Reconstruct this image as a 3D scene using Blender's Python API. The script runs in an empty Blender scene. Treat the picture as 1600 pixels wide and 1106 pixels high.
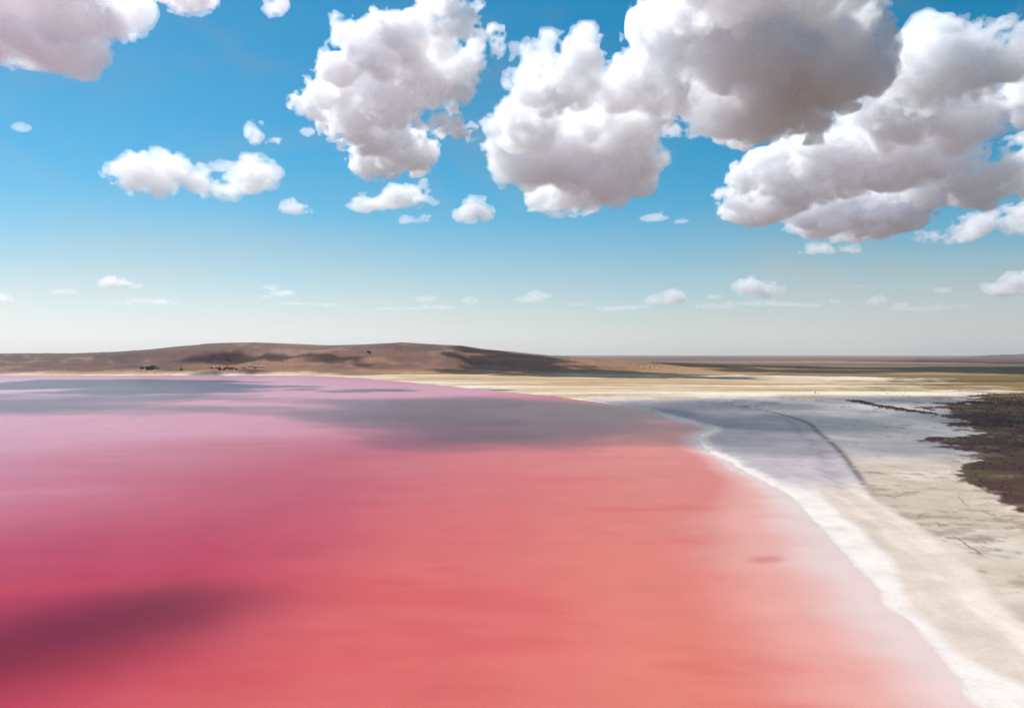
import bpy, bmesh, math, numpy as np
from mathutils import Vector

# ------------------------------------------------------------------ camera, sky, sun, exposure
S = bpy.context.scene
COL = S.collection
F, CX, CY, CAMZ = 1244.0, 800.0, 553.0, 120.0        # focal length, centre and height of the drone camera (photo pixels, metres)
cd = bpy.data.cameras.new('camera')
cam = bpy.data.objects.new('camera', cd); COL.objects.link(cam)
cam.location = (0, 0, CAMZ); cam.rotation_euler = (math.pi / 2, 0, 0)
cd.sensor_width = 36.0; cd.lens = 36.0 * F / 1600.0; cd.clip_start = 1.0; cd.clip_end = 4e5
S.camera = cam

SUN_EL, SUN_AZ = math.radians(50), math.radians(-45)  # high, ahead and to the left
world = bpy.data.worlds.new('World'); S.world = world; world.use_nodes = True
wn, wl = world.node_tree.nodes, world.node_tree.links
bg = wn['Background']
sky = wn.new('ShaderNodeTexSky'); sky.sky_type = 'NISHITA'; sky.sun_disc = False
sky.sun_elevation = SUN_EL; sky.sun_rotation = SUN_AZ
sky.altitude = 1000; sky.air_density = 1.0; sky.dust_density = 0.6; sky.ozone_density = 3.0
hsv = wn.new('ShaderNodeHueSaturation'); hsv.inputs['Saturation'].default_value = 1.45; hsv.inputs['Hue'].default_value = 0.475
hsv.inputs['Value'].default_value = 0.65
wl.new(sky.outputs[0], hsv.inputs['Color'])
# dusty layer that greys the sky towards the horizon, the same all round
tc = wn.new('ShaderNodeTexCoord'); sx = wn.new('ShaderNodeSeparateXYZ'); wl.new(tc.outputs['Generated'], sx.inputs[0])
mr = wn.new('ShaderNodeMapRange'); mr.interpolation_type = 'SMOOTHERSTEP'
mr.inputs['From Min'].default_value = -0.06; mr.inputs['From Max'].default_value = 0.24; mr.inputs['To Min'].default_value = 1.0; mr.inputs['To Max'].default_value = 0.0
vn_ = wn.new('ShaderNodeTexNoise'); vn_.inputs['Scale'].default_value = 2.2; vn_.inputs['Detail'].default_value = 5.0; vn_.inputs['Distortion'].default_value = .6
mp_ = wn.new('ShaderNodeMapping'); mp_.inputs['Scale'].default_value = (1, 1, 3.0); wl.new(tc.outputs['Generated'], mp_.inputs['Vector']); wl.new(mp_.outputs[0], vn_.inputs['Vector'])
va = wn.new('ShaderNodeMath'); va.operation = 'MULTIPLY_ADD'; va.inputs[1].default_value = -0.2; va.inputs[2].default_value = 0.10      # uneven thin veils
wl.new(vn_.outputs['Fac'], va.inputs[0])
vz = wn.new('ShaderNodeMath'); vz.operation = 'ADD'; wl.new(sx.outputs['Z'], vz.inputs[0]); wl.new(va.outputs[0], vz.inputs[1])
wl.new(vz.outputs[0], mr.inputs['Value'])
dust = wn.new('ShaderNodeMix'); dust.data_type = 'RGBA'
bw = wn.new('ShaderNodeRGBToBW'); wl.new(sky.outputs[0], bw.inputs[0])
tint = wn.new('ShaderNodeMix'); tint.data_type = 'RGBA'; tint.blend_type = 'MULTIPLY'; tint.inputs[0].default_value = 1.0
wl.new(bw.outputs[0], tint.inputs[6]); tint.inputs[7].default_value = (0.61, 0.64, 0.645, 1)
v2 = wn.new('ShaderNodeTexNoise'); v2.inputs['Scale'].default_value = 3.0; v2.inputs['Detail'].default_value = 7.0; v2.inputs['Roughness'].default_value = .6; v2.inputs['Distortion'].default_value = 1.2
mp2 = wn.new('ShaderNodeMapping'); mp2.inputs['Scale'].default_value = (1, 1, 2.2); mp2.inputs['Rotation'].default_value = (0, .5, .3); wl.new(tc.outputs['Generated'], mp2.inputs['Vector']); wl.new(mp2.outputs[0], v2.inputs['Vector'])
vr = wn.new('ShaderNodeMapRange'); vr.interpolation_type = 'SMOOTHSTEP'; vr.inputs['From Min'].default_value = .42; vr.inputs['From Max'].default_value = .8; vr.inputs['To Max'].default_value = .32
wl.new(v2.outputs['Fac'], vr.inputs['Value'])
mx_ = wn.new('ShaderNodeMath'); mx_.operation = 'MAXIMUM'; wl.new(mr.outputs[0], mx_.inputs[0]); wl.new(vr.outputs[0], mx_.inputs[1])      # faint cirrus veils
wl.new(mx_.outputs[0], dust.inputs[0]); wl.new(hsv.outputs[0], dust.inputs[6]); wl.new(tint.outputs[2], dust.inputs[7])
wl.new(dust.outputs[2], bg.inputs['Color'])
bg.inputs['Strength'].default_value = 0.12

sl = bpy.data.lights.new('sun', 'SUN'); sl.energy = 4.2; sl.angle = math.radians(0.5); sl.color = (1.0, 0.97, 0.94)
sun = bpy.data.objects.new('sun', sl); COL.objects.link(sun)
SD = Vector((math.sin(SUN_AZ) * math.cos(SUN_EL), math.cos(SUN_AZ) * math.cos(SUN_EL), math.sin(SUN_EL)))
sun.rotation_euler = SD.to_track_quat('Z', 'Y').to_euler()

vs = S.view_settings
vs.view_transform = 'Standard'; vs.look = 'None'; vs.gamma = 1.0; vs.use_curve_mapping = False; vs.exposure = 0.4
S.render.engine = 'CYCLES'
cy = S.cycles
cy.use_denoising = True; cy.max_bounces = 40; cy.volume_bounces = 36; cy.diffuse_bounces = 3; cy.glossy_bounces = 3
cy.transparent_max_bounces = 64; cy.caustics_reflective = False; cy.caustics_refractive = False

# ------------------------------------------------------------------ helpers
def gp(px, py, z=0.0):
    """the point of the level z seen at a photo pixel"""
    Y = (CAMZ - z) * F / (py - CY)
    return ((px - CX) / F * Y, Y)

def smooth(a, b, x):
    t = np.clip((x - a) / (b - a), 0, 1)
    return t * t * (3 - 2 * t)

def hash2(i, j, s):
    h = (i * 374761393 + j * 668265263 + s * 974634541) & 0xffffffff
    h = ((h ^ (h >> 13)) * 1274126177) & 0xffffffff
    return ((h ^ (h >> 16)) & 0xffff) / 65535.0

def vnoise(x, y, s=0):
    xi = np.floor(x).astype(np.int64); yi = np.floor(y).astype(np.int64)
    u = x - xi; v = y - yi
    u = u * u * u * (u * (u * 6 - 15) + 10); v = v * v * v * (v * (v * 6 - 15) + 10)
    a = hash2(xi, yi, s); b = hash2(xi + 1, yi, s); c = hash2(xi, yi + 1, s); d = hash2(xi + 1, yi + 1, s)
    return (a * (1 - u) + b * u) * (1 - v) + (c * (1 - u) + d * u) * v

def fbm(x, y, cell, octs=5, s=0, gain=0.5):
    """-1..1"""
    t = np.zeros(np.shape(x)); a = 1.0; w = 0
    for o in range(octs):
        ca, sa = math.cos(o * 1.3 + s), math.sin(o * 1.3 + s)
        t += a * (2 * vnoise((x * ca - y * sa) / cell + 17.3 * o, (x * sa + y * ca) / cell - 9.1 * o, s + o) - 1)
        w += a; a *= gain; cell *= 0.5
    return t / w * 1.6

def polydist(x, y, pts):
    d = np.full(np.shape(x), 1e18)
    for (ax, ay), (bx, by) in zip(pts[:-1], pts[1:]):
        ex, ey = bx - ax, by - ay
        t = np.clip(((x - ax) * ex + (y - ay) * ey) / (ex * ex + ey * ey + 1e-9), 0, 1)
        d = np.minimum(d, (x - ax - t * ex) ** 2 + (y - ay - t * ey) ** 2)
    return np.sqrt(d)

def inside(x, y, poly):
    c = np.zeros(np.shape(x), bool)
    for (ax, ay), (bx, by) in zip(poly, poly[1:] + poly[:1]):
        if ay == by: continue
        k = ((ay > y) != (by > y)) & (x < (bx - ax) * (y - ay) / (by - ay) + ax)
        c ^= k
    return c

def sdist(x, y, poly):
    """positive inside"""
    d = polydist(x, y, poly + poly[:1])
    return np.where(inside(x, y, poly), d, -d)

def curve(px_pts, n=6):
    """Catmull-Rom through photo pixels, laid on the ground"""
    p = [np.array(q, float) for q in px_pts]
    p = [2 * p[0] - p[1]] + p + [2 * p[-1] - p[-2]]
    out = []
    for i in range(1, len(p) - 2):
        for k in range(n):
            t = k / n
            out.append(.5 * (2 * p[i] + (p[i + 1] - p[i - 1]) * t + (2 * p[i - 1] - 5 * p[i] + 4 * p[i + 1] - p[i + 2]) * t * t + (3 * p[i] - p[i - 1] - 3 * p[i + 1] + p[i + 2]) * t ** 3))
    out.append(p[-2])
    return [gp(*q) for q in out]

# shore of the lake, from the near right to the far left
SHORE_PX = [(1520, 1099), (1492, 1063), (1458, 1016), (1422, 975), (1381, 947), (1368, 916), (1345, 895), (1324, 870), (1277, 820),
            (1255, 795), (1235, 775), (1203, 757), (1168, 740), (1140, 722), (1117, 712), (1100, 700), (1091, 688), (1092, 681), (1104, 675), (1114, 669),
            (1087, 661), (1060, 654), (1030, 644.5), (1000, 638), (957, 632), (900, 624.5), (860, 618.5), (800, 613.5), (749, 608.5), (680, 601),
            (601, 594), (560, 590.5), (480, 587), (400, 586.2), (200, 586.6), (0, 587), (-400, 588), (-900, 590)]
SHORE = [(230, -9000), (215, -1500), (190, -150), (172, 120), (165, 220)] + curve(SHORE_PX, 5)
LAKE = SHORE + [(-52000, 4200), (-52000, -9000)]
# line where the smooth beach meets the rougher salt flat
TRACK_PX = [(1660, 1022), (1600, 978), (1562, 945), (1536, 908), (1508, 880), (1459, 843), (1420, 818), (1382, 792), (1365, 780), (1352, 764), (1337, 741),
            (1319, 716), (1301, 696), (1276, 675), (1262, 662), (1217, 647), (1175, 639), (1125, 630), (1060, 624), (1000, 620), (930, 617), (860, 612)]
TRACK = [(520, -9000), (420, -1500), (330, -150), (265, 160)] + curve(TRACK_PX, 5)
BEACHSIDE = TRACK + [gp(700, 600), gp(500, 586), (-52000, 4400), (-52000, -9000)]
SCRUB_A = [gp(*p) for p in [(1454, 644), (1487, 635), (1525, 619), (1600, 616), (1900, 614), (2600, 625), (2600, 690), (1800, 668), (1600, 667), (1525, 666), (1506, 658), (1465, 650)]]
SCRUB_B = [gp(*p) for p in [(1473, 736), (1504, 725), (1554, 716), (1600, 708), (1900, 700), (2600, 790), (2600, 1000), (1800, 880), (1660, 832), (1600, 803), (1567, 789), (1537, 774), (1499, 756)]]
SCRUB_C = [gp(*p) for p in [(1500, 664), (1600, 655), (2000, 655), (2600, 680), (2600, 800), (1700, 725), (1600, 722), (1490, 728)]]
SCARP = [gp(*p) for p in [(1319, 627), (1345, 627.5), (1366, 631.5), (1380, 635), (1400, 637.5), (1425, 642), (1468, 648), (1468, 651), (1420, 645.5), (1380, 640), (1350, 633.5)]]
SPOT = gp(1197, 874)

CREST = [(-2600, 560), (-1500, 552), (-700, 549), (-200, 553), (0, 553), (60, 552), (100, 553), (200, 549), (250, 546), (290, 541.5), (340, 537), (400, 535.5), (450, 537), (520, 540),
         (570, 538.5), (630, 535), (680, 538), (720, 540), (750, 545), (800, 549.5), (860, 556), (910, 559.5), (960, 562), (1050, 567), (1150, 572), (1250, 575), (1500, 575.6), (4000, 575.6)]
CRX = np.array([(p - CX) / F * 6500 for p, _ in CREST]); CRZ = np.array([CAMZ + 6500 * (CY - y) / F for _, y in CREST])
def ground(x, y):
    """height of the land and everything needed to colour it"""
    x = np.asarray(x, float); y = np.asarray(y, float)
    ds = -sdist(x, y, LAKE)
    ds = ds + (.45 + .0021 * np.minimum(np.hypot(x, y), 3000)) * fbm(x, y, 15 + 0 * x, 5, 14, .6) * (np.abs(ds) < 200)    # ragged edge                               # metres landward of the water
    dt = -sdist(x, y, BEACHSIDE)                          # metres landward of the beach line
    r = np.hypot(x, y)
    z = 0.9 * smooth(0, 90, ds) + 0.5 * smooth(60, 500, ds) + np.where(ds < 0, np.maximum(ds * .02, -.6), 0)
    n1 = fbm(x, y, 60, 5, 3); n2 = fbm(x, y, 14, 4, 8)
    z += 0.16 * n1 * smooth(10, 120, ds) + 0.07 * n2 * smooth(4, 60, ds) * (y < 2500)
    z += 0.35 * np.exp(-((dt + 3) / 5) ** 2) * (y < 1500) * smooth(10, 30, ds)             # low berm at the beach line
    sa, sb, sc, sp = sdist(x, y, SCRUB_A), sdist(x, y, SCRUB_B), sdist(x, y, SCRUB_C), sdist(x, y, SCARP)
    wob = fbm(x, y, 90, 5, 21, .62) * 42
    veg = np.maximum(np.maximum(smooth(-40, 30, sa + wob * 1.6), smooth(-8, 9, sb + wob * .38)), .85 * smooth(-35, 40, sc + wob * 1.3))
    bank = smooth(-4, 8, sp + wob * .1)
    z += 1.1 * veg + 2.6 * bank + 0.7 * fbm(x, y, 9, 3, 5) * np.maximum(veg - .2, 0) * (y < 3000)
    # rising land beyond the lake
    zc = np.interp(x, CRX, CRZ)
    y0 = 4480 + 620 * smooth(-1500, 500, x)
    yc = 6500 + 260 * fbm(x, x * 0, 2400, 3, 31)
    t = np.clip((y - y0) / (yc - y0), 0, 1)
    prof = (t * .62 + .38 * t * t * (3 - 2 * t)) * (1 - .55 * smooth(yc + 500, yc + 5000, y))
    hn = fbm(x, y, 900, 6, 40, .55)
    gul = 1 - np.abs(fbm(x, y * .55, 520, 5, 47, .55))
    z += prof * zc * (1 + .12 * hn * (1 - t ** 3)) + t * (1 - t) * zc * .8 * (gul - .5) * 1.2
    z += smooth(4300, 9000, y) * (3 + 5 * fbm(x, y, 2600, 4, 55)) * smooth(-2000, 2500, x)
    # faint far hills on the right
    far = 345 * smooth(13800, 22500, x + 1500 * fbm(x, y, 5000, 3, 61)) * np.exp(-((y - 27000) / 3500) ** 2) * (1 + .25 * fbm(x, y, 3800, 4, 66))
    z += far
    return dict(z=z, ds=ds, dt=dt, veg=veg, bank=bank, n1=n1, n2=n2, hn=hn, gul=gul, t=t, zc=zc, far=far, r=r, x=x, y=y)

def mixc(c, col, w):
    return c * (1 - w[:, None]) + np.array(col) * w[:, None]

def land_colour(g):
    """dry colours of salt, sand, mud, heath and steppe"""
    x, y, ds, dt, n1, n2 = (g[k] for k in ('x', 'y', 'ds', 'dt', 'n1', 'n2'))
    e = fbm(x, y, 40, 5, 71)
    c = np.tile(np.array([.745, .645, .58]), (len(x), 1))                                     # white salt rim
    near = 1 - smooth(700, 1000, y)
    c = mixc(c, (.655, .515, .44), smooth(14, 62, ds + 3 * e))
    c = mixc(c, (.60, .50, .46), .6 * (1 - smooth(.5, 3.5, ds)) * near)                          # wet margin                               # pink-cream dried salt
    c = mixc(c, (.63, .50, .415), smooth(-44, -36, dt + 3 * e) * (1 - smooth(-17, -11, dt + 2 * e)) * near)   # tan sand strip
    c = mixc(c, (.67, .555, .45), smooth(-15, -10, dt + 2 * e) * (1 - smooth(-4, 3, dt + 2 * n2)) * near)       # pale berm
    mud = smooth(660, 800, y) * (1 - smooth(1900, 2300, y))
    c = mixc(c, (.42, .36, .37), mud * smooth(6, 22, ds + 7 * n2 + 5 * e))                        # damp mauve mud behind the crust
    c = mixc(c, (.34, .29, .31), mud * .8 * np.exp(-((dt + 26 + 10 * e) / 6) ** 2))
    flat = smooth(-2, 6, dt + 3 * e)
    st = fbm(x * .5, y, 34, 5, 81, .6)
    fc = np.tile(np.array([.50, .395, .30]), (len(x), 1))
    fc = mixc(fc, (.60, .50, .40), smooth(.05, .8, n1 + .4 * st))
    fc = mixc(fc, (.33, .25, .18), .85 * smooth(.2, .7, st))
    fc = mixc(fc, (.30, .22, .165), .8 * smooth(.4, .75, fbm(x * .4, y, 9, 4, 83, .6)) * near)
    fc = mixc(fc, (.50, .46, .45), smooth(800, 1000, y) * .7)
    c = c * (1 - flat[:, None]) + fc * flat[:, None]
    c = mixc(c, (.13, .095, .09), .85 * np.exp(-((dt - 1) / (2.2 + y * .0022)) ** 2) * smooth(560, 800, y) * (1 - smooth(1700, 2200, y)) * smooth(-.5, .3, n2 + .5))   # wrack line
    c = mixc(c, (.2, .15, .13), .75 * flat * smooth(.52, .85, fbm(x * .35, y, 30, 5, 91, .6)) * smooth(520, 800, y))
    # pale salt pans of the far shore
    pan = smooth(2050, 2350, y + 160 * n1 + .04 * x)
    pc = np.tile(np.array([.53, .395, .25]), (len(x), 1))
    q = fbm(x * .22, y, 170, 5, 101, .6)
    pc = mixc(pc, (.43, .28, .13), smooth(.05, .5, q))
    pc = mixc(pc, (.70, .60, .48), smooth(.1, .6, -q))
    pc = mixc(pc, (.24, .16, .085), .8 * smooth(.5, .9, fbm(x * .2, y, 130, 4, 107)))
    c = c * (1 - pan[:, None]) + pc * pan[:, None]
    # vegetation
    v = g['veg']; vn = fbm(x, y, 22, 5, 111, .65)
    vm = smooth(.3, .62, v + .34 * vn * (v > .02))
    vc = np.tile(np.array([.058, .025, .017]), (len(x), 1))
    vc = mixc(vc, (.075, .052, .018), smooth(.1, .7, fbm(x, y, 50, 4, 117)))
    vc = mixc(vc, (.14, .078, .06), smooth(.3, .8, fbm(x * .5, y, 26, 4, 119)))
    c = c * (1 - vm[:, None]) + vc * vm[:, None]
    c = mixc(c, (.03, .018, .016), smooth(.2, .6, g['bank']))  # dark scrub on the bank, with its shaded face put into the colour
    # olive marsh and ochre steppe beyond
    ol = smooth(1000, 1550, x + 250 * n1 + 400 * q - (y - 2400) * .35) * smooth(1950, 2350, y + 250 * q)
    oc = np.tile(np.array([.20, .125, .028]), (len(x), 1))
    oc = mixc(oc, (.085, .045, .016), smooth(.1, .6, fbm(x * .15, y, 190, 4, 123)))
    c = c * (1 - ol[:, None]) + oc * ol[:, None]
    sb = 4600 - 900 * smooth(900, 2600, x) + 260 * q + 130 * g['hn']
    stp = smooth(0, 160, y - sb)
    sc = np.tile(np.array([.24, .135, .058]), (len(x), 1))
    w1 = fbm(x * .2, y, 900, 6, 131, .6)
    sc = mixc(sc, (.36, .19, .075), smooth(.0, .5, w1))
    sc = mixc(sc, (.13, .10, .03), smooth(.1, .6, fbm(x * .2, y, 700, 5, 137)))
    dk = smooth(6400, 8600, y + 900 * w1)
    sc = mixc(sc, (.10, .062, .055), dk * .88)  # far steppe darkened: cloud shadow and haze put into the colour
    sc = mixc(sc, (.30, .16, .10), .8 * dk * smooth(.3, .7, fbm(x * .12, y, 2600, 5, 141)))
    c = c * (1 - stp[:, None]) + sc * stp[:, None]
    # hill
    hm = smooth(45, 110, g['zc']) * smooth(.02, .14, g['t'])
    hc = np.tile(np.array([.165, .076, .050]), (len(x), 1))
    hc = mixc(hc, (.26, .125, .062), smooth(.0, .6, g['hn'] + .5 * fbm(x * .6, y, 160, 5, 173, .65)))
    hc = mixc(hc, (.095, .045, .048), .7 * (1 - smooth(-2600, -1500, x + 300 * g['hn'])))  # left slopes turned dark purple: cloud shade put into the colour
    hc = mixc(hc, (.070, .036, .036), smooth(.05, .6, fbm(x * .5, y, 420, 6, 151, .6)))
    hc = mixc(hc, (.13, .115, .075), smooth(.6, 1.0, g['t']) * .6)
    hc = mixc(hc, (.34, .19, .085), .9 * smooth(.25, .6, fbm(x * .3, y, 380, 5, 157)) * smooth(-2400, -700, x) * (1 - smooth(.25, .5, g['t'])))
    hc = mixc(hc, (.32, .20, .14), .7 * smooth(.45, .8, fbm(x * .6, y, 260, 5, 163)))
    hc = mixc(hc, (.30, .20, .15), .7 * smooth(.93, .99, 1 - np.abs(fbm(x * .5, y, 800, 3, 177))))            # tracks
    hc = hc * np.array([.86, .76, .70])
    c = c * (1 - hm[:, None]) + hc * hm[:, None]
    c = mixc(c, (.13, .10, .10), np.clip(g['far'] / 60, 0, 1))
    old = fbm(ds + 3 * e, x * .02 + y * .02, 7, 3, 171) * (1 - flat) * smooth(8, 24, ds) * near                # old water lines along the shore
    c = c * (1 + .07 * old)[:, None]
    k = .93 * (1 + .07 * e + .05 * n2)
    return np.clip(c * k[:, None], .004, .86)

def lake_colour(g):
    """brine: pale where a film of it lies on the salt, coral farther out, crimson where it is deepest"""
    x, y, d = g['x'], g['y'], -g['ds']
    n = fbm(x * .5, y, 260, 5, 201); st = fbm(x * .3, y, 60, 5, 207, .55); fine = fbm(x, y, 16, 4, 211)
    d2 = d * (1 + .22 * n) + 6 * st
    d2 = d2 + 1300 * smooth(1500, 3300, y); d1 = d2 * (1 + 1.8 * smooth(560, 850, y))      # far water pushed to lilac; the margin shelves faster away from the near beach
    c = np.tile(np.array([.66, .50, .465]), (len(x), 1))
    c = mixc(c, (.66, .33, .28), smooth(3, 42, d1))
    c = mixc(c, (.60, .165, .125), smooth(26, 100, d1))
    c = mixc(c, (.56, .112, .102), smooth(90, 230, d2))
    c = mixc(c, (.43, .048, .080), smooth(210, 420, d2))
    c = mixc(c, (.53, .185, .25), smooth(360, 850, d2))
    c = mixc(c, (.51, .285, .37), smooth(700, 2500, d2))  # sky reflection on the far water, put into the colour as lilac
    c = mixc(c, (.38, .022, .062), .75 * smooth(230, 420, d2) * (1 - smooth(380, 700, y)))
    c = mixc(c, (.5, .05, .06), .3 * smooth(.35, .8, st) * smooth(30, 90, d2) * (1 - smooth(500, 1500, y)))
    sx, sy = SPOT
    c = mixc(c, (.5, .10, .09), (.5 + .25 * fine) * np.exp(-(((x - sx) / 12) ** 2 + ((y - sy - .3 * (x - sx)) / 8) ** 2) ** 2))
    k = .92 * (1 + .03 * fine + .04 * n)
    return np.clip(c * k[:, None], .004, .86)

# ------------------------------------------------------------------ the ground sheets: one radial grid round the camera's foot, split by what the ground is
def angles():
    a = list(np.linspace(-36, 36, 660))
    for lim, st in ((60, .35), (110, 1.5), (180, 5)):
        while a[-1] < lim:
            a.append(min(a[-1] + st, lim)); a.insert(0, -a[-1])
    return np.radians(np.array(a))
def radii():
    py = np.concatenate([np.linspace(553, 60, 290), np.linspace(59.0, 3.0, 100)])
    r = CAMZ * F / py * 1.0
    return np.concatenate([[6, 40, 90, 150, 200, 235], r[r < 52000], [54000, 60000]])
A_, R_ = angles(), radii()
GX = (R_[:, None] * np.sin(A_)[None, :]); GY = (R_[:, None] * np.cos(A_)[None, :])
g = ground(GX.ravel(), GY.ravel())
nr, na = GX.shape

def sheet(name, faces, z, colour, mat, label=None):
    used = np.unique(faces); remap = np.full(nr * na, -1, np.int64); remap[used] = np.arange(len(used))
    q = remap[faces]
    me = bpy.data.meshes.new(name)
    co = np.stack([GX.ravel()[used], GY.ravel()[used], z[used]], 1).astype(np.float32)
    me.vertices.add(len(used)); me.vertices.foreach_set('co', co.ravel())
    me.loops.add(q.size); me.loops.foreach_set('vertex_index', q.astype(np.int32).ravel())
    me.polygons.add(len(q)); me.polygons.foreach_set('loop_start', np.arange(0, q.size, 4, dtype=np.int32))
    me.polygons.foreach_set('use_smooth', np.ones(len(q), bool)); me.update()
    at = me.color_attributes.new('dry_colour', 'FLOAT_COLOR', 'POINT')
    at.data.foreach_set('color', np.concatenate([colour[used], np.ones((len(used), 1))], 1).astype(np.float32).ravel())
    o = bpy.data.objects.new(name, me); COL.objects.link(o); me.materials.append(mat)
    o['kind'] = 'structure'
    if label: o['label'] = label
    return o

def node(nt, t, **kw):
    n = nt.nodes.new(t)
    for k, v in kw.items():
        if k in n.inputs.keys(): n.inputs[k].default_value = v
        else: setattr(n, k, v)
    return n

def land_material():
    m = bpy.data.materials.new('dry_ground'); m.use_nodes = True; nt = m.node_tree; b = nt.nodes['Principled BSDF']; L = nt.links.new
    at = node(nt, 'ShaderNodeAttribute', attribute_name='dry_colour'); geo = node(nt, 'ShaderNodeNewGeometry')
    n1 = node(nt, 'ShaderNodeTexNoise', Scale=.45, Detail=8.0, Roughness=.62); L(geo.outputs['Position'], n1.inputs['Vector'])
    n2 = node(nt, 'ShaderNodeTexNoise', Scale=.045, Detail=6.0, Roughness=.6); L(geo.outputs['Position'], n2.inputs['Vector'])
    r1 = node(nt, 'ShaderNodeMapRange'); r1.inputs['From Min'].default_value = .3; r1.inputs['From Max'].default_value = .7
    r1.inputs['To Min'].default_value = .92; r1.inputs['To Max'].default_value = 1.06; L(n1.outputs['Fac'], r1.inputs['Value'])
    r2 = node(nt, 'ShaderNodeMapRange'); r2.inputs['From Min'].default_value = .3; r2.inputs['From Max'].default_value = .7
    r2.inputs['To Min'].default_value = .9; r2.inputs['To Max'].default_value = 1.08; L(n2.outputs['Fac'], r2.inputs['Value'])
    mu = node(nt, 'ShaderNodeMath', operation='MULTIPLY'); L(r1.outputs[0], mu.inputs[0]); L(r2.outputs[0], mu.inputs[1])
    vm = node(nt, 'ShaderNodeVectorMath', operation='SCALE'); L(at.outputs['Color'], vm.inputs[0]); L(mu.outputs[0], vm.inputs['Scale'])
    L(vm.outputs[0], b.inputs['Base Color'])
    bp = node(nt, 'ShaderNodeBump', Strength=.35, Distance=.5); L(n1.outputs['Fac'], bp.inputs['Height']); L(bp.outputs[0], b.inputs['Normal'])
    b.inputs['Roughness'].default_value = .92; b.inputs['Specular IOR Level'].default_value = .18
    return m

def lake_material():
    m = bpy.data.materials.new('pink_brine'); m.use_nodes = True; nt = m.node_tree; b = nt.nodes['Principled BSDF']; L = nt.links.new
    at = node(nt, 'ShaderNodeAttribute', attribute_name='dry_colour'); geo = node(nt, 'ShaderNodeNewGeometry')
    mp = node(nt, 'ShaderNodeMapping'); mp.inputs['Scale'].default_value = (.35, 1, 1); L(geo.outputs['Position'], mp.inputs['Vector'])
    n1 = node(nt, 'ShaderNodeTexNoise', Scale=.03, Detail=6.0, Roughness=.55); L(mp.outputs[0], n1.inputs['Vector'])
    n2 = node(nt, 'ShaderNodeTexNoise', Scale=.9, Detail=5.0, Roughness=.6); L(geo.outputs['Position'], n2.inputs['Vector'])
    r1 = node(nt, 'ShaderNodeMapRange'); r1.inputs['From Min'].default_value = .3; r1.inputs['From Max'].default_value = .7
    r1.inputs['To Min'].default_value = .97; r1.inputs['To Max'].default_value = 1.03; L(n1.outputs['Fac'], r1.inputs['Value'])
    r4 = node(nt, 'ShaderNodeMapRange'); r4.inputs['From Min'].default_value = .3; r4.inputs['From Max'].default_value = .7
    r4.inputs['To Min'].default_value = .95; r4.inputs['To Max'].default_value = 1.05; L(n2.outputs['Fac'], r4.inputs['Value'])
    mu = node(nt, 'ShaderNodeMath', operation='MULTIPLY'); L(r1.outputs[0], mu.inputs[0]); L(r4.outputs[0], mu.inputs[1])
    vm = node(nt, 'ShaderNodeVectorMath', operation='SCALE'); L(at.outputs['Color'], vm.inputs[0]); L(mu.outputs[0], vm.inputs['Scale'])
    L(vm.outputs[0], b.inputs['Base Color'])
    bp = node(nt, 'ShaderNodeBump', Strength=.02, Distance=.03); L(n2.outputs['Fac'], bp.inputs['Height']); L(bp.outputs[0], b.inputs['Normal'])
    r3 = node(nt, 'ShaderNodeMapRange'); r3.inputs['From Min'].default_value = .35; r3.inputs['From Max'].default_value = .65
    r3.inputs['To Min'].default_value = .17; r3.inputs['To Max'].default_value = .20; L(n1.outputs['Fac'], r3.inputs['Value']); L(r3.outputs[0], b.inputs['Roughness'])
    b.inputs['IOR'].default_value = 1.06; b.inputs['Specular IOR Level'].default_value = .5
    return m

LAND, BRINE = land_material(), lake_material()
I, J = np.meshgrid(np.arange(nr - 1), np.arange(na - 1), indexing='ij')
quad = np.stack([I * na + J, I * na + J + 1, (I + 1) * na + J + 1, (I + 1) * na + J], -1).reshape(-1, 4)[:, ::-1]
mean = lambda a: a[quad].mean(1)
ri, ai = np.arange(0, nr, 2), np.arange(0, na, 2); ri[-1] = nr - 1; ai[-1] = na - 1
I2, J2 = np.meshgrid(np.arange(len(ri) - 1), np.arange(len(ai) - 1), indexing='ij')
wq = np.stack([ri[I2] * na + ai[J2], ri[I2] * na + ai[J2 + 1], ri[I2 + 1] * na + ai[J2 + 1], ri[I2 + 1] * na + ai[J2]], -1).reshape(-1, 4)[:, ::-1]
wq = wq[(g['ds'][wq] < 0).any(1)]
land = (g['ds'][quad] > -25).any(1) & (mean(g['ds']) > -12 - .02 * mean(g['r']))
lc = land_colour(g)
yq, xq, dtq, tq = mean(g['y']), mean(g['x']), mean(g['dt']), mean(g['t'])
farh = land & (mean(g['far']) > 8)
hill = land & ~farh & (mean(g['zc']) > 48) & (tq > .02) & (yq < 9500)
plain = land & ~farh & ~hill & ((yq > 3700) | (yq < -2500))
heath = land & ~plain & ~hill & ~farh & (mean(g['veg']) > .45)
flat = land & ~plain & ~hill & ~farh & ~heath & ((dtq > 0) | (yq > 2200))
beach = land & ~plain & ~hill & ~farh & ~heath & ~flat
for nm, mk, lb in (('plain', plain, 'ochre and brown steppe running to the horizon'), ('hill', hill, 'low brown hill beyond the far shore'),
                   ('far_hills', farh, 'faint hills on the right horizon'), ('salt_flat', flat, 'pale streaked salt flat right of the beach'),
                   ('heath', heath, 'dark brown low vegetation at the right edge'), ('beach', beach, 'white salt beach along the pink water')):
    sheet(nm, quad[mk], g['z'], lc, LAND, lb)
sheet('lake', wq, np.zeros(nr * na), lake_colour(g), BRINE, 'pink salt lake with lilac far water')
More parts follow.
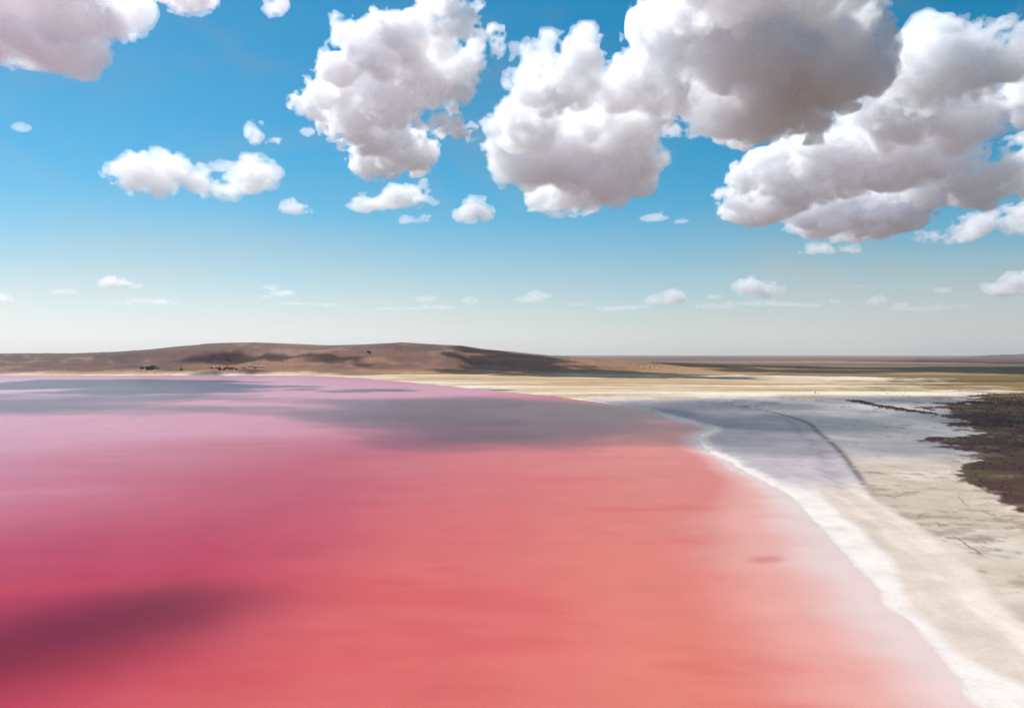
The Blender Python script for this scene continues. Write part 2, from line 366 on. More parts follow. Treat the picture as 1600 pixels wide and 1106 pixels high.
# ------------------------------------------------------------------ clouds
def upmat(n, cell, off):
    """cubic B-spline interpolation matrix from a coarse lattice to n samples"""
    m = int(math.ceil(n / cell)) + 5
    x = np.arange(n) / cell + off
    i = np.floor(x).astype(int); t = x - i
    w = [(1 - t) ** 3 / 6, (3 * t ** 3 - 6 * t ** 2 + 4) / 6, (-3 * t ** 3 + 3 * t ** 2 + 3 * t + 1) / 6, t ** 3 / 6]
    A = np.zeros((n, m), np.float32)
    r = np.arange(n)
    for k in range(4):
        A[r, np.clip(i + k, 0, m - 1)] += w[k]
    return A

def noise3(shape, cells, rng):
    """smooth value noise, about -1..1; cells = lattice spacing in voxels per axis"""
    A = [upmat(n, max(c, 1.0), rng.random()) for n, c in zip(shape, cells)]
    L = rng.standard_normal(tuple(a.shape[1] for a in A)).astype(np.float32)
    L = np.tensordot(A[0], L, (1, 0))
    L = np.matmul(A[1], L)
    L = np.matmul(L, A[2].T)
    return L * 1.7

def surface_nets(f):
    """vertices (voxel units) and quads of the f = 0 surface"""
    nx, ny, nz = f.shape
    ins = f > 0
    cnt = np.zeros((nx - 1, ny - 1, nz - 1), np.uint8)
    for a in (0, 1):
        for b in (0, 1):
            for c in (0, 1):
                cnt += ins[a:nx - 1 + a, b:ny - 1 + b, c:nz - 1 + c]
    act = np.argwhere((cnt > 0) & (cnt < 8))
    idx = np.full(cnt.shape, -1, np.int32)
    idx[act[:, 0], act[:, 1], act[:, 2]] = np.arange(len(act))
    corner = [(a, b, c) for a in (0, 1) for b in (0, 1) for c in (0, 1)]
    val = {k: f[act[:, 0] + k[0], act[:, 1] + k[1], act[:, 2] + k[2]] for k in corner}
    acc = np.zeros((len(act), 3)); num = np.zeros(len(act))
    for p in corner:
        for ax in range(3):
            if p[ax]:
                continue
            q = list(p); q[ax] = 1; q = tuple(q)
            va, vb = val[p], val[q]
            cross = (va > 0) != (vb > 0)
            d = np.where(cross, va - vb, 1.0)
            t = np.clip(np.where(cross, va / d, 0), 0, 1)
            pos = np.array(p, float)[None, :].repeat(len(act), 0)
            pos[:, ax] += t
            acc += pos * cross[:, None]; num += cross
    verts = act + acc / np.maximum(num, 1)[:, None]
    quads = []
    for ax in range(3):
        s0 = [slice(None)] * 3; s1 = [slice(None)] * 3
        s0[ax] = slice(0, -1); s1[ax] = slice(1, None)
        a, b = ins[tuple(s0)], ins[tuple(s1)]
        e = np.argwhere(a != b)
        o1, o2 = [k for k in range(3) if k != ax]
        e = e[(e[:, o1] > 0) & (e[:, o2] > 0) & (e[:, o1] < f.shape[o1] - 1) & (e[:, o2] < f.shape[o2] - 1)]
        def g(d1, d2):
            c = e.copy(); c[:, o1] -= d1; c[:, o2] -= d2
            return idx[c[:, 0], c[:, 1], c[:, 2]]
        q = np.stack([g(1, 1), g(0, 1), g(0, 0), g(1, 0)], 1)
        flip = ~ins[e[:, 0], e[:, 1], e[:, 2]]
        if ax == 1:
            flip = ~flip
        q[flip] = q[flip][:, ::-1]
        quads.append(q)
    return verts, np.concatenate(quads)

CLOUD_BASE = 1700.0
def amp_of(P, u):
    return min(1.0, np.median([p[5] for p in P]) / u / 40)
def cloud_field(puffs, D0=None, tilt=1.0, vpx=1.95, rough=1.0, seed=1, depth=0.9, base=CLOUD_BASE, kids=1.0, air=None, unit=None):
    """density field of a heap of puffs.  puffs: (px, py, rx, ry) as seen in the picture; each hangs over a common
    flat base, so the lower it is seen the farther away it floats"""
    rng = np.random.default_rng(seed)
    P = []
    if puffs: D0 = D0 or (base - CAMZ) * F / (CY - max(p[1] + p[3] for p in puffs))
    for (px, py, rx, ry, *o) in puffs:
        Dp = (base - CAMZ) * F / max(CY - (py + ry), 20)
        D = D0 * (1 - tilt) + Dp * tilt
        if o: D *= o[0]
        s = D / F
        P.append(((px - CX) * s, D, CAMZ + (CY - py) * s, rx * s, (rx * ry) ** .5 * s * depth * 1.3, ry * s))
    if air: P = list(air)
    Dm = np.mean([p[1] for p in P]); u = unit or Dm / F              # metres per picture pixel
    # children: smaller puffs budding from the upper and outer sides
    B = [(p, 1) for p in P]
    K = []
    for (x, y, z, rx, ry, rz) in P:
        for _ in range(int(34 * kids)):
            v = rng.standard_normal(3); v /= np.linalg.norm(v)
            if v[2] < -0.35: v[2] *= -1
            r = min(rx, rz) * rng.uniform(.2, .5)
            c = (x + v[0] * rx * .78, y + v[1] * ry * .78, z + v[2] * rz * .78)
            K.append((*c, r, r, r))
            for _ in range(int(7 * kids)):
                w = rng.standard_normal(3); w /= np.linalg.norm(w)
                if w @ v < 0: w = -w
                r2 = r * rng.uniform(.28, .5)
                if r2 < 2.2 * u: continue
                K.append((c[0] + w[0] * r, c[1] + w[1] * r, c[2] + w[2] * r, r2, r2, r2))
    A = np.array(P)
    lo = (A[:, :3] - A[:, 3:] * 1.5).min(0) - 12 * u; hi = (A[:, :3] + A[:, 3:] * 1.5).max(0) + 12 * u
    vx = np.array([vpx * u, vpx * u * 2.2, vpx * u])
    n = np.ceil((hi - lo) / vx).astype(int) + 1
    f = np.full(n, -30.0, np.float32)
    ax = [lo[k] + np.arange(n[k]) * vx[k] for k in range(3)]
    def stamp(b, soft):
        x, y, z, rx, ry, rz = b
        m = 1.0 + soft
        sl = []
        for k, (c, r) in enumerate(((x, rx), (y, ry), (z, rz))):
            i0 = max(int((c - r * m - lo[k]) / vx[k]), 0); i1 = min(int((c + r * m - lo[k]) / vx[k]) + 2, n[k])
            if i1 <= i0: return
            sl.append(slice(i0, i1))
        X = (ax[0][sl[0]] - x)[:, None, None] / rx; Y = (ax[1][sl[1]] - y)[None, :, None] / ry; Z = (ax[2][sl[2]] - z)[None, None, :] / rz
        d = np.sqrt(X * X + Y * Y + Z * Z)
        g = (1 - d) * (min(rx, rz) / u)
        t = f[sl[0], sl[1], sl[2]]
        h = np.clip(.5 + .5 * (g - t) / 3.6, 0, 1)
        np.copyto(t, np.maximum(t * (1 - h) + g * h + 1.8 * h * (1 - h), t))
    for b in P: stamp((*b[:3], b[3] * .8, b[4] * .8, b[5] * .8), .75)
    core = f - 17 * amp_of(P, u)
    for b in K: stamp(b, .25)
    amp = min(1.0, np.median([p[5] for p in P]) / u / 40)
    cell = 60 * max(amp, .3)
    amps = (19, 16, 13.5, 10.5, 7.2, 4.4)
    lacy = np.clip(.75 + .7 * noise3(n, (70 * amp / vpx, 40 * amp / vpx, 70 * amp / vpx), rng), .25, 1.6)   # some sides are torn, others firm
    win = np.clip((f + 24 * amp) / (13 * amp), .1, 1.0).astype(np.float32)      # keeps most of the crumbs close to the cloud
    for o in range(6):
        c = cell / vpx
        if c < 1.45: break
        nn = noise3(n, (c, c / 2.2, c * .8), rng)
        if 1 <= o <= 2:
            nn = 1.25 * np.sqrt(nn * nn + .03) - .62                             # billows: round lumps, creases between
        f += (amps[o] * rough * amp) * win * (nn if o < 2 else nn * lacy)
        cell *= .5
    f = np.maximum(f, core)
    # flat underside
    zb = (base - ax[2])[None, None, :] / u
    und = 9 * rough * amp * noise3((n[0], n[1], 1), (30 / vpx, 20 / vpx, 1), rng)
    f = np.minimum(f, -(zb - 6 + und) * .9 if tilt > .3 else f)
    f[0] = f[-1] = -9; f[:, 0] = f[:, -1] = -9; f[:, :, 0] = f[:, :, -1] = -9
    return f, lo, vx, u

TRI = [0]
def pieces(n, q):
    """label of the connected piece of every vertex"""
    lab = np.arange(n)
    e = np.concatenate([q[:, [0, 1]], q[:, [1, 2]], q[:, [2, 3]]])
    while True:
        m = np.minimum(lab[e[:, 0]], lab[e[:, 1]])
        new = lab.copy(); np.minimum.at(new, e[:, 0], m); np.minimum.at(new, e[:, 1], m)
        np.minimum.at(new, lab[e[:, 0]], m); np.minimum.at(new, lab[e[:, 1]], m)
        new = new[new]; new = new[new]
        if (new == lab).all(): return lab
        lab = new

def cloud_mesh(name, f, lo, vx, org=None, least=0):
    v, q = surface_nets(f)
    if least:                                              # drop the smallest crumbs
        lab = pieces(len(v), q); cnt = np.bincount(lab, minlength=len(v))
        q = q[cnt[lab[q[:, 0]]] >= min(least, cnt.max())]
        used = np.unique(q); re = np.zeros(len(v), np.int64); re[used] = np.arange(len(used)); v = v[used]; q = re[q]
    v = v * vx + lo
    if org is None:
        org = v.mean(0); org[2] = v[:, 2].min()
    v -= org
    TRI[0] += 2 * len(q)
    me = bpy.data.meshes.new(name)
    me.vertices.add(len(v)); me.vertices.foreach_set('co', v.astype(np.float32).ravel())
    me.loops.add(q.size); me.loops.foreach_set('vertex_index', q.astype(np.int32).ravel())
    me.polygons.add(len(q)); me.polygons.foreach_set('loop_start', np.arange(0, q.size, 4, dtype=np.int32))
    me.polygons.foreach_set('use_smooth', np.ones(len(q), bool))
    me.update(); me.validate()
    o = bpy.data.objects.new(name, me); COL.objects.link(o)
    return o, org

OUTER, INNER, SHRINK = .027, .047, 5.0
def make_cloud(label, puffs, k=1.0, group=None, **kw):
    """torn thin outer vapour and, inside it, a part that is the dense heart of the cloud"""
    f, lo, vx, u = cloud_field(puffs, **kw)
    o, org = cloud_mesh('cloud', f, lo, vx, None, min(600, 60 + f.size // 9000)); o.location = org
    o.data.materials.append(cloud_material(k * OUTER / u, True))
    big = float(f.max())
    g2 = f[::2, ::2, ::2] - min(SHRINK, big * .3)
    g2 = g2.copy(); g2[0] = g2[-1] = -9; g2[:, 0] = g2[:, -1] = -9; g2[:, :, 0] = g2[:, :, -1] = -9
    if (g2 > 0).sum() > 30:
        c, _ = cloud_mesh('dense_heart', g2, lo, vx * 2, org, 60); c.parent = o
        c.data.materials.append(cloud_material(k * INNER / u, False))
    o['label'] = label; o['category'] = 'cloud'
    if group: o['group'] = group
    return o
def cloud_material(density, skin=True):
    m = bpy.data.materials.new('cloud_droplets'); m.use_nodes = True; nt = m.node_tree; nt.nodes.clear(); L = nt.links.new
    out = nt.nodes.new('ShaderNodeOutputMaterial')
    v = node(nt, 'ShaderNodeVolumePrincipled', Color=(.9935, .993, 1, 1), Density=density, Anisotropy=.4); L(v.outputs[0], out.inputs['Volume'])
    if skin:
        t = nt.nodes.new('ShaderNodeBsdfTransparent'); d = node(nt, 'ShaderNodeBsdfTranslucent', Color=(.95, .95, .95, 1))
        x = node(nt, 'ShaderNodeMixShader', Fac=.05); L(t.outputs[0], x.inputs[1]); L(d.outputs[0], x.inputs[2]); L(x.outputs[0], out.inputs['Surface'])
    return m
BIG = 'big cumulus clouds in the upper sky'; SMALL = 'small scattered clouds'; LOW = 'low clouds near the horizon'
CLOUDS = [
 ('huge grey white cloud cut by the top left corner of the sky', BIG, [(20, 20, 170, 95), (-35, 30, 110, 85), (130, 10, 90, 60), (60, 70, 95, 42), (-20, 70, 100, 45), (185, 20, 38, 38), (70, -35, 150, 60)], dict(kids=.7, k=.6, vpx=3.0)),
 ('towering white cloud left of centre with ragged lower half', BIG, [(590, 75, 65, 48), (540, 110, 65, 50), (500, 140, 38, 42), (620, 140, 80, 60), (690, 60, 55, 60), (715, 28, 38, 45), (650, 110, 80, 55), (560, 190, 55, 55), (600, 200, 58, 60), (575, 255, 45, 32), (650, 245, 50, 28), (690, 205, 42, 20), (720, 100, 32, 50), (757, 60, 26, 38), (640, 85, 70, 45), (610, 45, 40, 30)], dict(rough=1.1, tilt=.6, vpx=2.1)),
 ('broad cloud right of centre with a rounded grey belly', BIG, [(900, 115, 62, 52), (860, 130, 62, 50), (820, 190, 55, 45), (830, 240, 65, 60), (900, 230, 82, 75), (960, 210, 70, 70), (900, 295, 85, 42), (960, 270, 60, 45), (1000, 140, 62, 52), (1010, 255, 34, 34), (815, 92, 38, 24)], dict(tilt=.6, vpx=2.1, k=.9)),
 ('largest dark bellied cloud touching the top edge of the sky', BIG, [(1050, 50, 68, 65), (1120, 60, 100, 110), (1210, 100, 120, 120), (1280, 90, 80, 90), (1160, -20, 140, 72), (1260, 6, 85, 60), (1330, 65, 38, 40), (1100, 165, 90, 50), (1200, 185, 95, 45), (1050, 150, 65, 50)], dict(tilt=.75, vpx=2.4, k=1.0, base=2300)),
 ('long cloud bank on the right with bright crest and shaded belly', BIG, [(1540, 95, 65, 60), (1470, 105, 62, 60), (1420, 115, 52, 45), (1590, 75, 50, 50), (1400, 175, 90, 60), (1500, 170, 100, 70), (1620, 130, 62, 80), (1330, 245, 125, 60), (1420, 230, 110, 62), (1240, 275, 90, 50), (1185, 312, 62, 34), (1280, 332, 85, 36), (1370, 328, 82, 38), (1300, 358, 75, 17), (1440, 280, 60, 45)], dict(vpx=2.5, tilt=.8, k=1.15, base=2400)),
 ('grey flat bottomed cloud cut by the right edge of the sky', BIG, [(1540, 285, 65, 38), (1600, 272, 80, 48), (1665, 280, 80, 40)], dict(base=2250)),
 ('small bright puff above the grey flat bottomed right cloud', SMALL, [(1590, 186, 28, 16), (1615, 180, 25, 16)], {}),
 ('ragged white sliver of cloud at the top edge', SMALL, [(288, 2, 44, 19), (258, -12, 42, 20), (320, -2, 16, 14)], {}),
 ('tiny torn cloud scrap below the top edge', SMALL, [(425, 18, 13, 16), (436, 6, 11, 10)], dict(rough=1.3)),
 ('long white cloud in the left sky with a bridge between two heaps', BIG, [(200, 285, 38, 24), (250, 280, 45, 34), (300, 283, 44, 28), (270, 262, 22, 22), (205, 260, 17, 17), (340, 263, 25, 11), (390, 283, 42, 29), (402, 262, 28, 16), (358, 300, 26, 13), (425, 268, 14, 10)], dict(base=1300, rough=.75, k=.62)),
 ('small white puff right above the long left cloud', SMALL, [(405, 213, 19, 17), (430, 218, 15, 8)], {}),
 ('tiny puff beside the towering cloud', SMALL, [(480, 206, 12, 9)], {}),
 ('small flat bottomed puff right of the long left cloud', SMALL, [(457, 325, 24, 12), (480, 332, 12, 4)], {}),
 ('flat streaked cloud right below the towering cloud', SMALL, [(590, 318, 48, 15), (622, 313, 44, 19), (652, 296, 23, 14), (660, 312, 22, 7)], {}),
 ('thin little cloud lowest under the towering cloud', SMALL, [(640, 345, 22, 8), (660, 345, 16, 8)], {}),
 ('round small cloud between the towering and the broad cloud', SMALL, [(742, 328, 27, 17), (730, 338, 20, 13), (757, 332, 17, 14)], {}),
 ('torn bright scrap right of the towering cloud', SMALL, [(715, 205, 18, 16), (722, 148, 14, 14), (690, 190, 14, 7)], dict(rough=1.2)),
 ('bright slanting cloud near the right edge of the sky', SMALL, [(1478, 369, 30, 8), (1528, 356, 45, 18), (1580, 347, 45, 24), (1640, 338, 50, 30)], dict(base=2900)),
 ('thin cloud with two humps below the long right bank', SMALL, [(1290, 392, 44, 8), (1277, 389, 26, 9), (1330, 389, 15, 9)], dict(base=2900, rough=.8)),
 ('thin flat cloud under the broad cloud', SMALL, [(1012, 340, 30, 6), (1030, 334, 12, 5)], {}),
 ('tiny flat scrap right of the thin flat cloud', SMALL, [(1065, 347, 13, 4)], {}),
 ('wispy scrap in the far left sky', SMALL, [(36, 200, 17, 6)], dict(rough=1.3, k=.5)),
 ('pale heaped cloud in the haze above the left end of the hill', LOW, [(182, 443, 32, 10), (175, 438, 17, 8), (205, 447, 18, 6)], dict(k=.55)),
 ('faint pale strip of cloud leftmost in the haze', LOW, [(97, 456, 22, 5)], dict(k=.4)),
 ('faint low cloud in the haze above the hill crest', LOW, [(425, 451, 17, 8), (440, 458, 26, 5), (410, 464, 18, 5)], dict(k=.45)),
 ('pale small cloud in the haze under the flat streaked cloud', LOW, [(665, 468, 22, 7)], dict(k=.4)),
 ('faint rounded cloud above the right slope of the hill', LOW, [(735, 471, 17, 8)], dict(k=.4)),
 ('pale slanting cloud above the end of the hill', LOW, [(845, 461, 26, 8), (825, 468, 22, 5)], dict(k=.55)),
 ('faint flat cloud just above the middle of the horizon', LOW, [(905, 476, 24, 4)], dict(k=.35)),
 ('pale double cloud low above the plain', LOW, [(1022, 468, 17, 9), (1052, 466, 21, 11)], dict(k=.6)),
 ('tallest heaped cloud low above the right plain', LOW, [(1170, 452, 23, 14), (1190, 455, 38, 12), (1205, 448, 17, 8)], dict(k=.7)),
 ('faint scrap left of the tallest low heap', LOW, [(1115, 464, 14, 5)], dict(k=.5)),
 ('faint flat scrap between the low heaps on the right', LOW, [(1305, 472, 13, 4)], dict(k=.5)),
 ('small pale puff low on the right', LOW, [(1370, 471, 17, 8)], dict(k=.6)),
 ('small faint cloud right beside the small pale puff', LOW, [(1410, 477, 17, 5)], dict(k=.5)),
 ('tiny flat scrap high above the small pale puff', LOW, [(1345, 448, 11, 3)], dict(k=.6)),
 ('small slanting cloud left of the pink edged low cloud', LOW, [(1472, 455, 18, 5), (1483, 451, 8, 5)], dict(k=.7)),
 ('pink edged low cloud cut by the right edge of the picture', LOW, [(1560, 450, 42, 12), (1590, 440, 26, 14), (1620, 445, 30, 14)], dict(k=.8)),
 ('broad faint haze cloud low over the left end of the hill', LOW, [(225, 470, 40, 6), (265, 473, 30, 5), (190, 474, 28, 5)], dict(k=.22)),
 ('faint heap at the left edge low in the haze', LOW, [(8, 466, 16, 9), (-12, 468, 20, 10)], dict(k=.3)),
 ('faint broad strip low over the hill crest', LOW, [(495, 476, 34, 5), (530, 479, 26, 4), (455, 474, 24, 4)], dict(k=.22)),
 ('faint broad strip low over the right slope of the hill', LOW, [(620, 482, 34, 4), (690, 480, 40, 5)], dict(k=.2)),
 ('faint broad haze cloud behind the tallest low heap', LOW, [(1180, 474, 60, 6), (1120, 478, 40, 5), (1240, 477, 40, 5)], dict(k=.22)),
 ('faint wide haze cloud left of the pale double cloud', LOW, [(960, 482, 40, 4), (1000, 480, 36, 5)], dict(k=.22)),
 ('faint wide haze cloud low at the right', LOW, [(1440, 482, 46, 4), (1500, 479, 40, 5)], dict(k=.22)),
]
for n_, (lab, grp, puffs, kw) in enumerate(CLOUDS):
    kw = dict(kw)
    if grp == LOW: kw.setdefault('rough', .75); kw['k'] = kw.get('k', 1) * 1.7
    make_cloud(lab, puffs, group=grp, seed=40 + n_, **kw)

# clouds overhead, above the top edge of the picture: their shadows lie on the lake and the salt flat
def overhead(label, ground_puffs, z, thick, k, seed, unit, rough=1.0):
    h = z / math.tan(SUN_EL); dx, dy = h * math.sin(SUN_AZ), h * math.cos(SUN_AZ)
    air = [(x + dx, y + dy, z, rx, ry, thick) for (x, y, rx, ry) in ground_puffs]
    return make_cloud(label, [], k, 'clouds overhead whose shadows lie on the ground', seed=seed, air=air, unit=unit, base=z - thick * .5, tilt=1.0, rough=rough)
overhead('cloud overhead casting the wide shadow over the middle of the lake and the salt flat',
         [(-60, 1250, 190, 130), (150, 1300, 260, 220), (-150, 1620, 230, 230), (150, 1750, 330, 330), (480, 1350, 330, 380), (560, 1850, 420, 380), (850, 1400, 380, 480),
          (1000, 2000, 480, 400), (1350, 1500, 420, 560), (1750, 1700, 420, 560), (-330, 2000, 150, 90), (-100, 2060, 260, 110), (520, 1010, 260, 140), (850, 1000, 320, 170)], 2000, 200, .62, 301, 10.0, .5)
overhead('small thin cloud overhead casting the soft dark smudge on the near left water', [(-170, 382, 42, 26), (-190, 354, 52, 30), (-212, 326, 52, 28), (-152, 408, 26, 12), (-235, 302, 45, 24), (-262, 280, 42, 24)], 3600, 40, .46, 305, 2.4, .14)
overhead('cloud overhead whose shadow darkens the far left water', [(-1050, 1800, 420, 200), (-700, 1750, 260, 130), (-1500, 1850, 420, 260), (-1000, 2150, 500, 260), (-1800, 2100, 500, 380), (-620, 2120, 200, 110)], 1800, 160, .8, 311, 10.0, .7)

# ------------------------------------------------------------------ heath shrubs, rills, trees and sheds
def simple_mat(name, col, var=.25, scale=2.0, rough=.9):
    m = bpy.data.materials.new(name); m.use_nodes = True; nt = m.node_tree; b = nt.nodes['Principled BSDF']; L = nt.links.new
    geo = node(nt, 'ShaderNodeNewGeometry'); n = node(nt, 'ShaderNodeTexNoise', Scale=scale, Detail=5.0); L(geo.outputs['Position'], n.inputs['Vector'])
    r = node(nt, 'ShaderNodeMapRange'); r.inputs['From Min'].default_value = .3; r.inputs['From Max'].default_value = .7
    r.inputs['To Min'].default_value = 1 - var; r.inputs['To Max'].default_value = 1 + var; L(n.outputs['Fac'], r.inputs['Value'])
    v = node(nt, 'ShaderNodeVectorMath', operation='SCALE'); v.inputs[0].default_value = col; L(r.outputs[0], v.inputs['Scale']); L(v.outputs[0], b.inputs['Base Color'])
    b.inputs['Roughness'].default_value = rough; b.inputs['Specular IOR Level'].default_value = .2
    return m

def mesh_obj(name, v, f, mat, parent=None, smooth_=False):
    me = bpy.data.meshes.new(name); me.from_pydata([tuple(p) for p in v], [], [tuple(q) for q in f]); me.materials.append(mat)
    if smooth_: me.polygons.foreach_set('use_smooth', [True] * len(me.polygons))
    me.update()
    o = bpy.data.objects.new(name, me); COL.objects.link(o); o.parent = parent
    return o

def ico(sub):
    bm = bmesh.new(); bmesh.ops.create_icosphere(bm, subdivisions=sub, radius=1)
    v = np.array([p.co[:] for p in bm.verts]); f = np.array([[q.index for q in p.verts] for p in bm.faces]); bm.free()
    return v, f

rng = np.random.default_rng(5)
V0, F0 = ico(1)
sx_ = rng.uniform(180, 2600, 90000); sy_ = rng.uniform(500, 2600, 90000)
keep = (sx_ / sy_ < .9) & (sx_ / sy_ > .35)
sx_, sy_ = sx_[keep], sy_[keep]
gg = ground(sx_, sy_)
dens = np.maximum(smooth(.35, .9, gg['veg'] + .25 * fbm(sx_, sy_, 22, 5, 111, .65)) * .3, smooth(.2, .7, gg['bank']))
dens = np.maximum(dens, .006 * smooth(4, 40, gg['dt']))
ok = rng.random(len(sx_)) < dens
sx_, sy_, sz_ = sx_[ok], sy_[ok], gg['z'][ok]
N = len(sx_)
rad = rng.uniform(.35, 1.0, N) * (1 + sy_ / 1800); hh = rad * rng.uniform(.45, .8, N)
vv = V0[None] * (1 + .3 * rng.standard_normal((N, len(V0), 1))) * np.stack([rad, rad, hh], 1)[:, None, :] + np.stack([sx_, sy_, sz_ + .15 * hh], 1)[:, None, :]
ff = F0[None] + (np.arange(N) * len(V0))[:, None, None]
o = mesh_obj('heath_shrubs', vv.reshape(-1, 3), ff.reshape(-1, 3), simple_mat('dry_shrub', (.058, .028, .018), .5, .05))
o['kind'] = 'stuff'; o['label'] = 'low dark shrubs covering the brown heath at the right edge'

# sparse scrub dotted over the hill
hx, hy = rng.uniform(-4300, 1900, 26000), rng.uniform(4550, 6700, 26000)
gh = ground(hx, hy)
hk = rng.random(len(hx)) < np.clip(.10 + .55 * fbm(hx, hy, 300, 4, 191), .02, .8) * (gh['t'] > .04) * (gh['zc'] > 45)
hx, hy, hz = hx[hk], hy[hk], gh['z'][hk]
OV = np.array([(1, 0, 0), (0, 1, 0), (-1, 0, 0), (0, -1, 0), (0, 0, 1)], float); OF = np.array([(0, 1, 4), (1, 2, 4), (2, 3, 4), (3, 0, 4)])
n2_ = len(hx); hr = rng.uniform(1.5, 4.5, n2_)
hv = OV[None] * (1 + .3 * rng.standard_normal((n2_, 5, 1))) * np.stack([hr, hr, hr * .75], 1)[:, None, :] + np.stack([hx, hy, hz - .1], 1)[:, None, :]
o = mesh_obj('hill_scrub', hv.reshape(-1, 3), (OF[None] + (np.arange(n2_) * 5)[:, None, None]).reshape(-1, 3), simple_mat('hill_bushes', (.07, .045, .03), .4, .02))
o['kind'] = 'stuff'; o['label'] = 'sparse low scrub dotted over the brown hill'

MUD = simple_mat('rill_mud', (.21, .15, .125), .3, .6)
def ribbon(name, pts_px, w, label):
    p = np.array(curve(pts_px, 8)); p = p + rng.normal(0, .35, p.shape)
    t = np.gradient(p, axis=0); t /= np.linalg.norm(t, axis=1)[:, None]; nrm = np.stack([-t[:, 1], t[:, 0]], 1)
    k = np.linspace(0, 1, len(p)); ww = .6 * w * (.35 + .65 * np.sin(np.pi * np.clip(k * .9 + .08, 0, 1))) * rng.uniform(.7, 1.3, len(p))
    rows = []
    for s, dz in ((-1.0, .05), (-.4, .02), (.4, .02), (1.0, .05)):
        q = p + nrm * (ww * s)[:, None]; z = ground(q[:, 0], q[:, 1])['z'] + dz + .03
        rows.append(np.stack([q[:, 0], q[:, 1], z], 1))
    v = np.stack(rows, 1).reshape(-1, 3); f = []
    for i in range(len(p) - 1):
        for j in range(3): f.append((i * 4 + j, i * 4 + j + 1, i * 4 + j + 5, i * 4 + j + 4))
    o = mesh_obj(name, v, f, MUD, None, True); o['kind'] = 'structure'; o['label'] = label
    return o
ribbon('rill', [(1487, 838), (1500, 846), (1513, 855), (1524, 862), (1531, 870)], .9, 'dark forked rill cut into the salt flat')
ribbon('rill', [(1519, 857), (1526, 862), (1533, 868), (1536, 870)], .5, 'short side branch of the forked rill')
ribbon('rill', [(1392, 781), (1402, 777), (1412, 773), (1428, 771), (1448, 770)], .7, 'thin winding rill on the salt flat')
ribbon('rill', [(1373, 766), (1380, 766.5), (1390, 767.5)], 1.2, 'short dark rill by the end of the shadow')
ribbon('rill', [(1497, 776), (1503, 783), (1507, 789), (1516, 794)], .6, 'thin rill below the dark heath')
ribbon('rill', [(1434, 812), (1438, 806), (1446, 803), (1452, 803)], .5, 'small curved rill on the salt flat')

def hit(px, py):
    """where the line of sight through a photo pixel meets the land beyond the lake"""
    Y = np.linspace(4350, 9000, 2400); X = (px - CX) / F * Y; Z = CAMZ - (py - CY) / F * Y
    z = ground(X, Y)['z']; i = int(np.argmax(z >= Z)) if (z >= Z).any() else 400
    return X[i], Y[i], z[i]

BARK, LEAF = simple_mat('bark', (.06, .045, .035), .2), simple_mat('dark_leaves', (.035, .040, .022), .4, .4)
def crown_mesh(seed):
    r = np.random.default_rng(seed); vs_, fs_ = [], []; V1, F1 = ico(1)
    for k in range(9):
        c = np.array([r.normal(0, .42), r.normal(0, .42), r.uniform(.35, 1.25)]); s = r.uniform(.32, .6)
        vs_.append(V1 * s * (1 + .18 * r.standard_normal((len(V1), 1))) + c); fs_.append(F1 + k * len(V1))
    return np.concatenate(vs_), np.concatenate(fs_)
def make_tree(seed, label, group):
    t = bpy.data.objects.new('tree', None); COL.objects.link(t)
    v = [(.10 * math.cos(a) * s, .10 * math.sin(a) * s, z) for z, s in ((-.15, 1.2), (.4, .8), (.9, .4)) for a in np.linspace(0, 2 * math.pi, 7)[:-1]]
    f = [(i * 6 + j, i * 6 + (j + 1) % 6, i * 6 + 6 + (j + 1) % 6, i * 6 + 6 + j) for i in range(2) for j in range(6)]
    mesh_obj('trunk', v, f, BARK, t); cv, cf = crown_mesh(seed); mesh_obj('crown', cv, cf, LEAF, t)
    return t
PROTO = [make_tree(s, '', '') for s in (1, 2, 3)]
used_proto = [False] * 3
def plant(px, py, h, label, group=None):
    i = rng.integers(3); x, y, z = hit(px, py)
    if used_proto[i]:
        t = PROTO[i].copy(); COL.objects.link(t)
        for ch in PROTO[i].children:
            c = ch.copy(); COL.objects.link(c); c.parent = t
    else:
        t = PROTO[i]; used_proto[i] = True
    t.location = (x, y, z); s = h / 1.75; t.scale = (s * rng.uniform(1, 1.35), s * rng.uniform(1, 1.35), s); t.rotation_euler = (0, 0, rng.uniform(0, 6.28))
    t['label'] = label; t['category'] = 'tree'
    if group: t['group'] = group
for k in range(13):
    a = rng.normal(0, .42)
    plant(233 + 13 * np.clip(a, -1, 1), 577.3 - rng.uniform(0, 2.2), rng.uniform(13, 25) * (1.25 - .7 * abs(np.clip(a, -1, 1))), 'dark tree in the clump at the foot of the left hillside', 'trees in the clump on the left hillside')
for k in range(22):
    plant(rng.uniform(328, 402), rng.uniform(575.5, 578.2), rng.uniform(7, 14), 'dark tree in the long row beside the pale farm sheds', 'trees beside the farm sheds')
for k in range(5):
    plant(rng.uniform(350, 362), 560 + rng.uniform(0, 6), rng.uniform(9, 16), 'dark tree in the small stand above the farm sheds', 'trees above the farm sheds')
plant(283, 578, 15, 'lone dark tree between the clump and the farm sheds')
plant(577, 553, 26, 'lone dark tree high on the hill right of its middle')

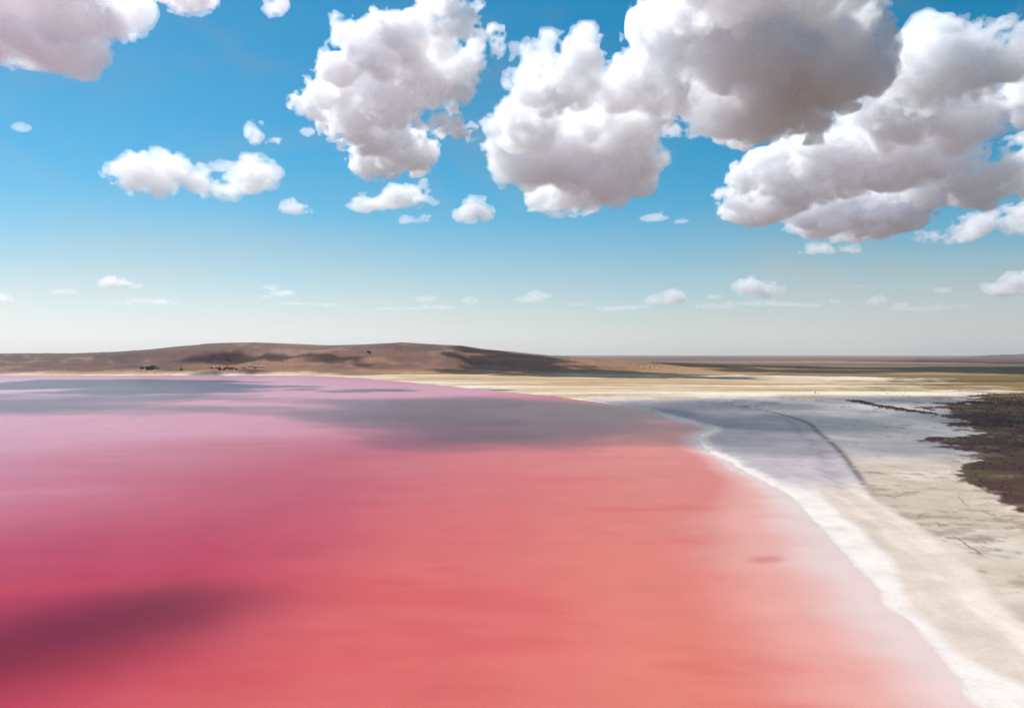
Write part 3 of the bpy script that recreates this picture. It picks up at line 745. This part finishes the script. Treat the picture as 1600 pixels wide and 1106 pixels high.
WALLM, ROOFM, DOORM = simple_mat('pale_render', (.62, .58, .52), .12, .2), simple_mat('dull_sheet_roof', (.40, .34, .30), .15, .2), simple_mat('dark_door', (.07, .06, .06), .1)
def shed(px, py, L_, W_, H_, rz, label):
    x, y, z = hit(px, py); e = bpy.data.objects.new('farm_shed', None); COL.objects.link(e); e.location = (x, y, z - .5); e.rotation_euler = (0, 0, rz)
    a, b = L_ / 2, W_ / 2
    v = [(-a, -b, -3), (a, -b, -3), (a, b, -3), (-a, b, -3), (-a, -b, H_), (a, -b, H_), (a, b, H_), (-a, b, H_), (-a, 0, H_ + W_ * .2), (a, 0, H_ + W_ * .2)]
    mesh_obj('wall', v, [(0, 1, 5, 4), (1, 2, 6, 9, 5), (2, 3, 7, 6), (3, 0, 4, 8, 7)], WALLM, e)
    o_, t_ = .6, .25; r_ = H_ + W_ * .2
    rv = [(sx * (a + o_), sy, zz + dz) for dz in (.06, t_ + .06) for sx in (-1, 1) for sy, zz in ((-b - o_, H_ - .25), (0, r_), (b + o_, H_ - .25))]
    mesh_obj('roof', rv, [(0, 3, 4, 1), (1, 4, 5, 2), (6, 7, 10, 9), (7, 8, 11, 10), (0, 6, 9, 3), (2, 5, 11, 8), (0, 1, 7, 6), (1, 2, 8, 7), (3, 9, 10, 4), (4, 10, 11, 5)], ROOFM, e)
    for k in np.linspace(-.7, .7, 3):
        mesh_obj('door', [(k * a - 1.5, -b - .05, -.2), (k * a + 1.5, -b - .05, -.2), (k * a + 1.5, -b - .05, 3), (k * a - 1.5, -b - .05, 3), (k * a - 1.5, -b + .1, -.2), (k * a + 1.5, -b + .1, -.2), (k * a + 1.5, -b + .1, 3), (k * a - 1.5, -b + .1, 3)],
                 [(0, 1, 2, 3), (0, 4, 5, 1), (3, 2, 6, 7), (0, 3, 7, 4), (1, 5, 6, 2)], DOORM, e)
    e['label'] = label; e['category'] = 'shed'; e['group'] = 'pale farm sheds at the foot of the hill'
shed(407, 573.5, 62, 13, 6, .05, 'longest pale farm shed at the right end of the farm')
shed(391, 572.5, 30, 11, 6, -.1, 'pale farm shed just left of the longest shed')
shed(379, 574.5, 18, 10, 6, .2, 'short pale farm shed in the middle of the farm')
shed(333, 575, 36, 12, 6, .0, 'pale farm shed farthest left, before the tree row')

# ------------------------------------------------------------------ dusty air over the plain
def haze(density):
    a, z0, z1 = 66000.0, -2.5, 620.0
    v = [(x, y, z) for z in (z0, z1) for x, y in ((-a, -a), (a, -a), (a, a), (-a, a))]
    m = bpy.data.materials.new('dusty_air'); m.use_nodes = True; nt = m.node_tree; nt.nodes.clear()
    out = nt.nodes.new('ShaderNodeOutputMaterial')
    pv = node(nt, 'ShaderNodeVolumePrincipled', Color=(.93, .88, .86, 1), Density=density, Anisotropy=.3); nt.links.new(pv.outputs[0], out.inputs['Volume'])
    o = mesh_obj('haze', v, [(0, 3, 2, 1), (4, 5, 6, 7), (0, 1, 5, 4), (1, 2, 6, 5), (2, 3, 7, 6), (3, 0, 4, 7)], m); o['kind'] = 'stuff'; o['label'] = 'thin dusty air over the whole plain'
haze(1.0e-5)
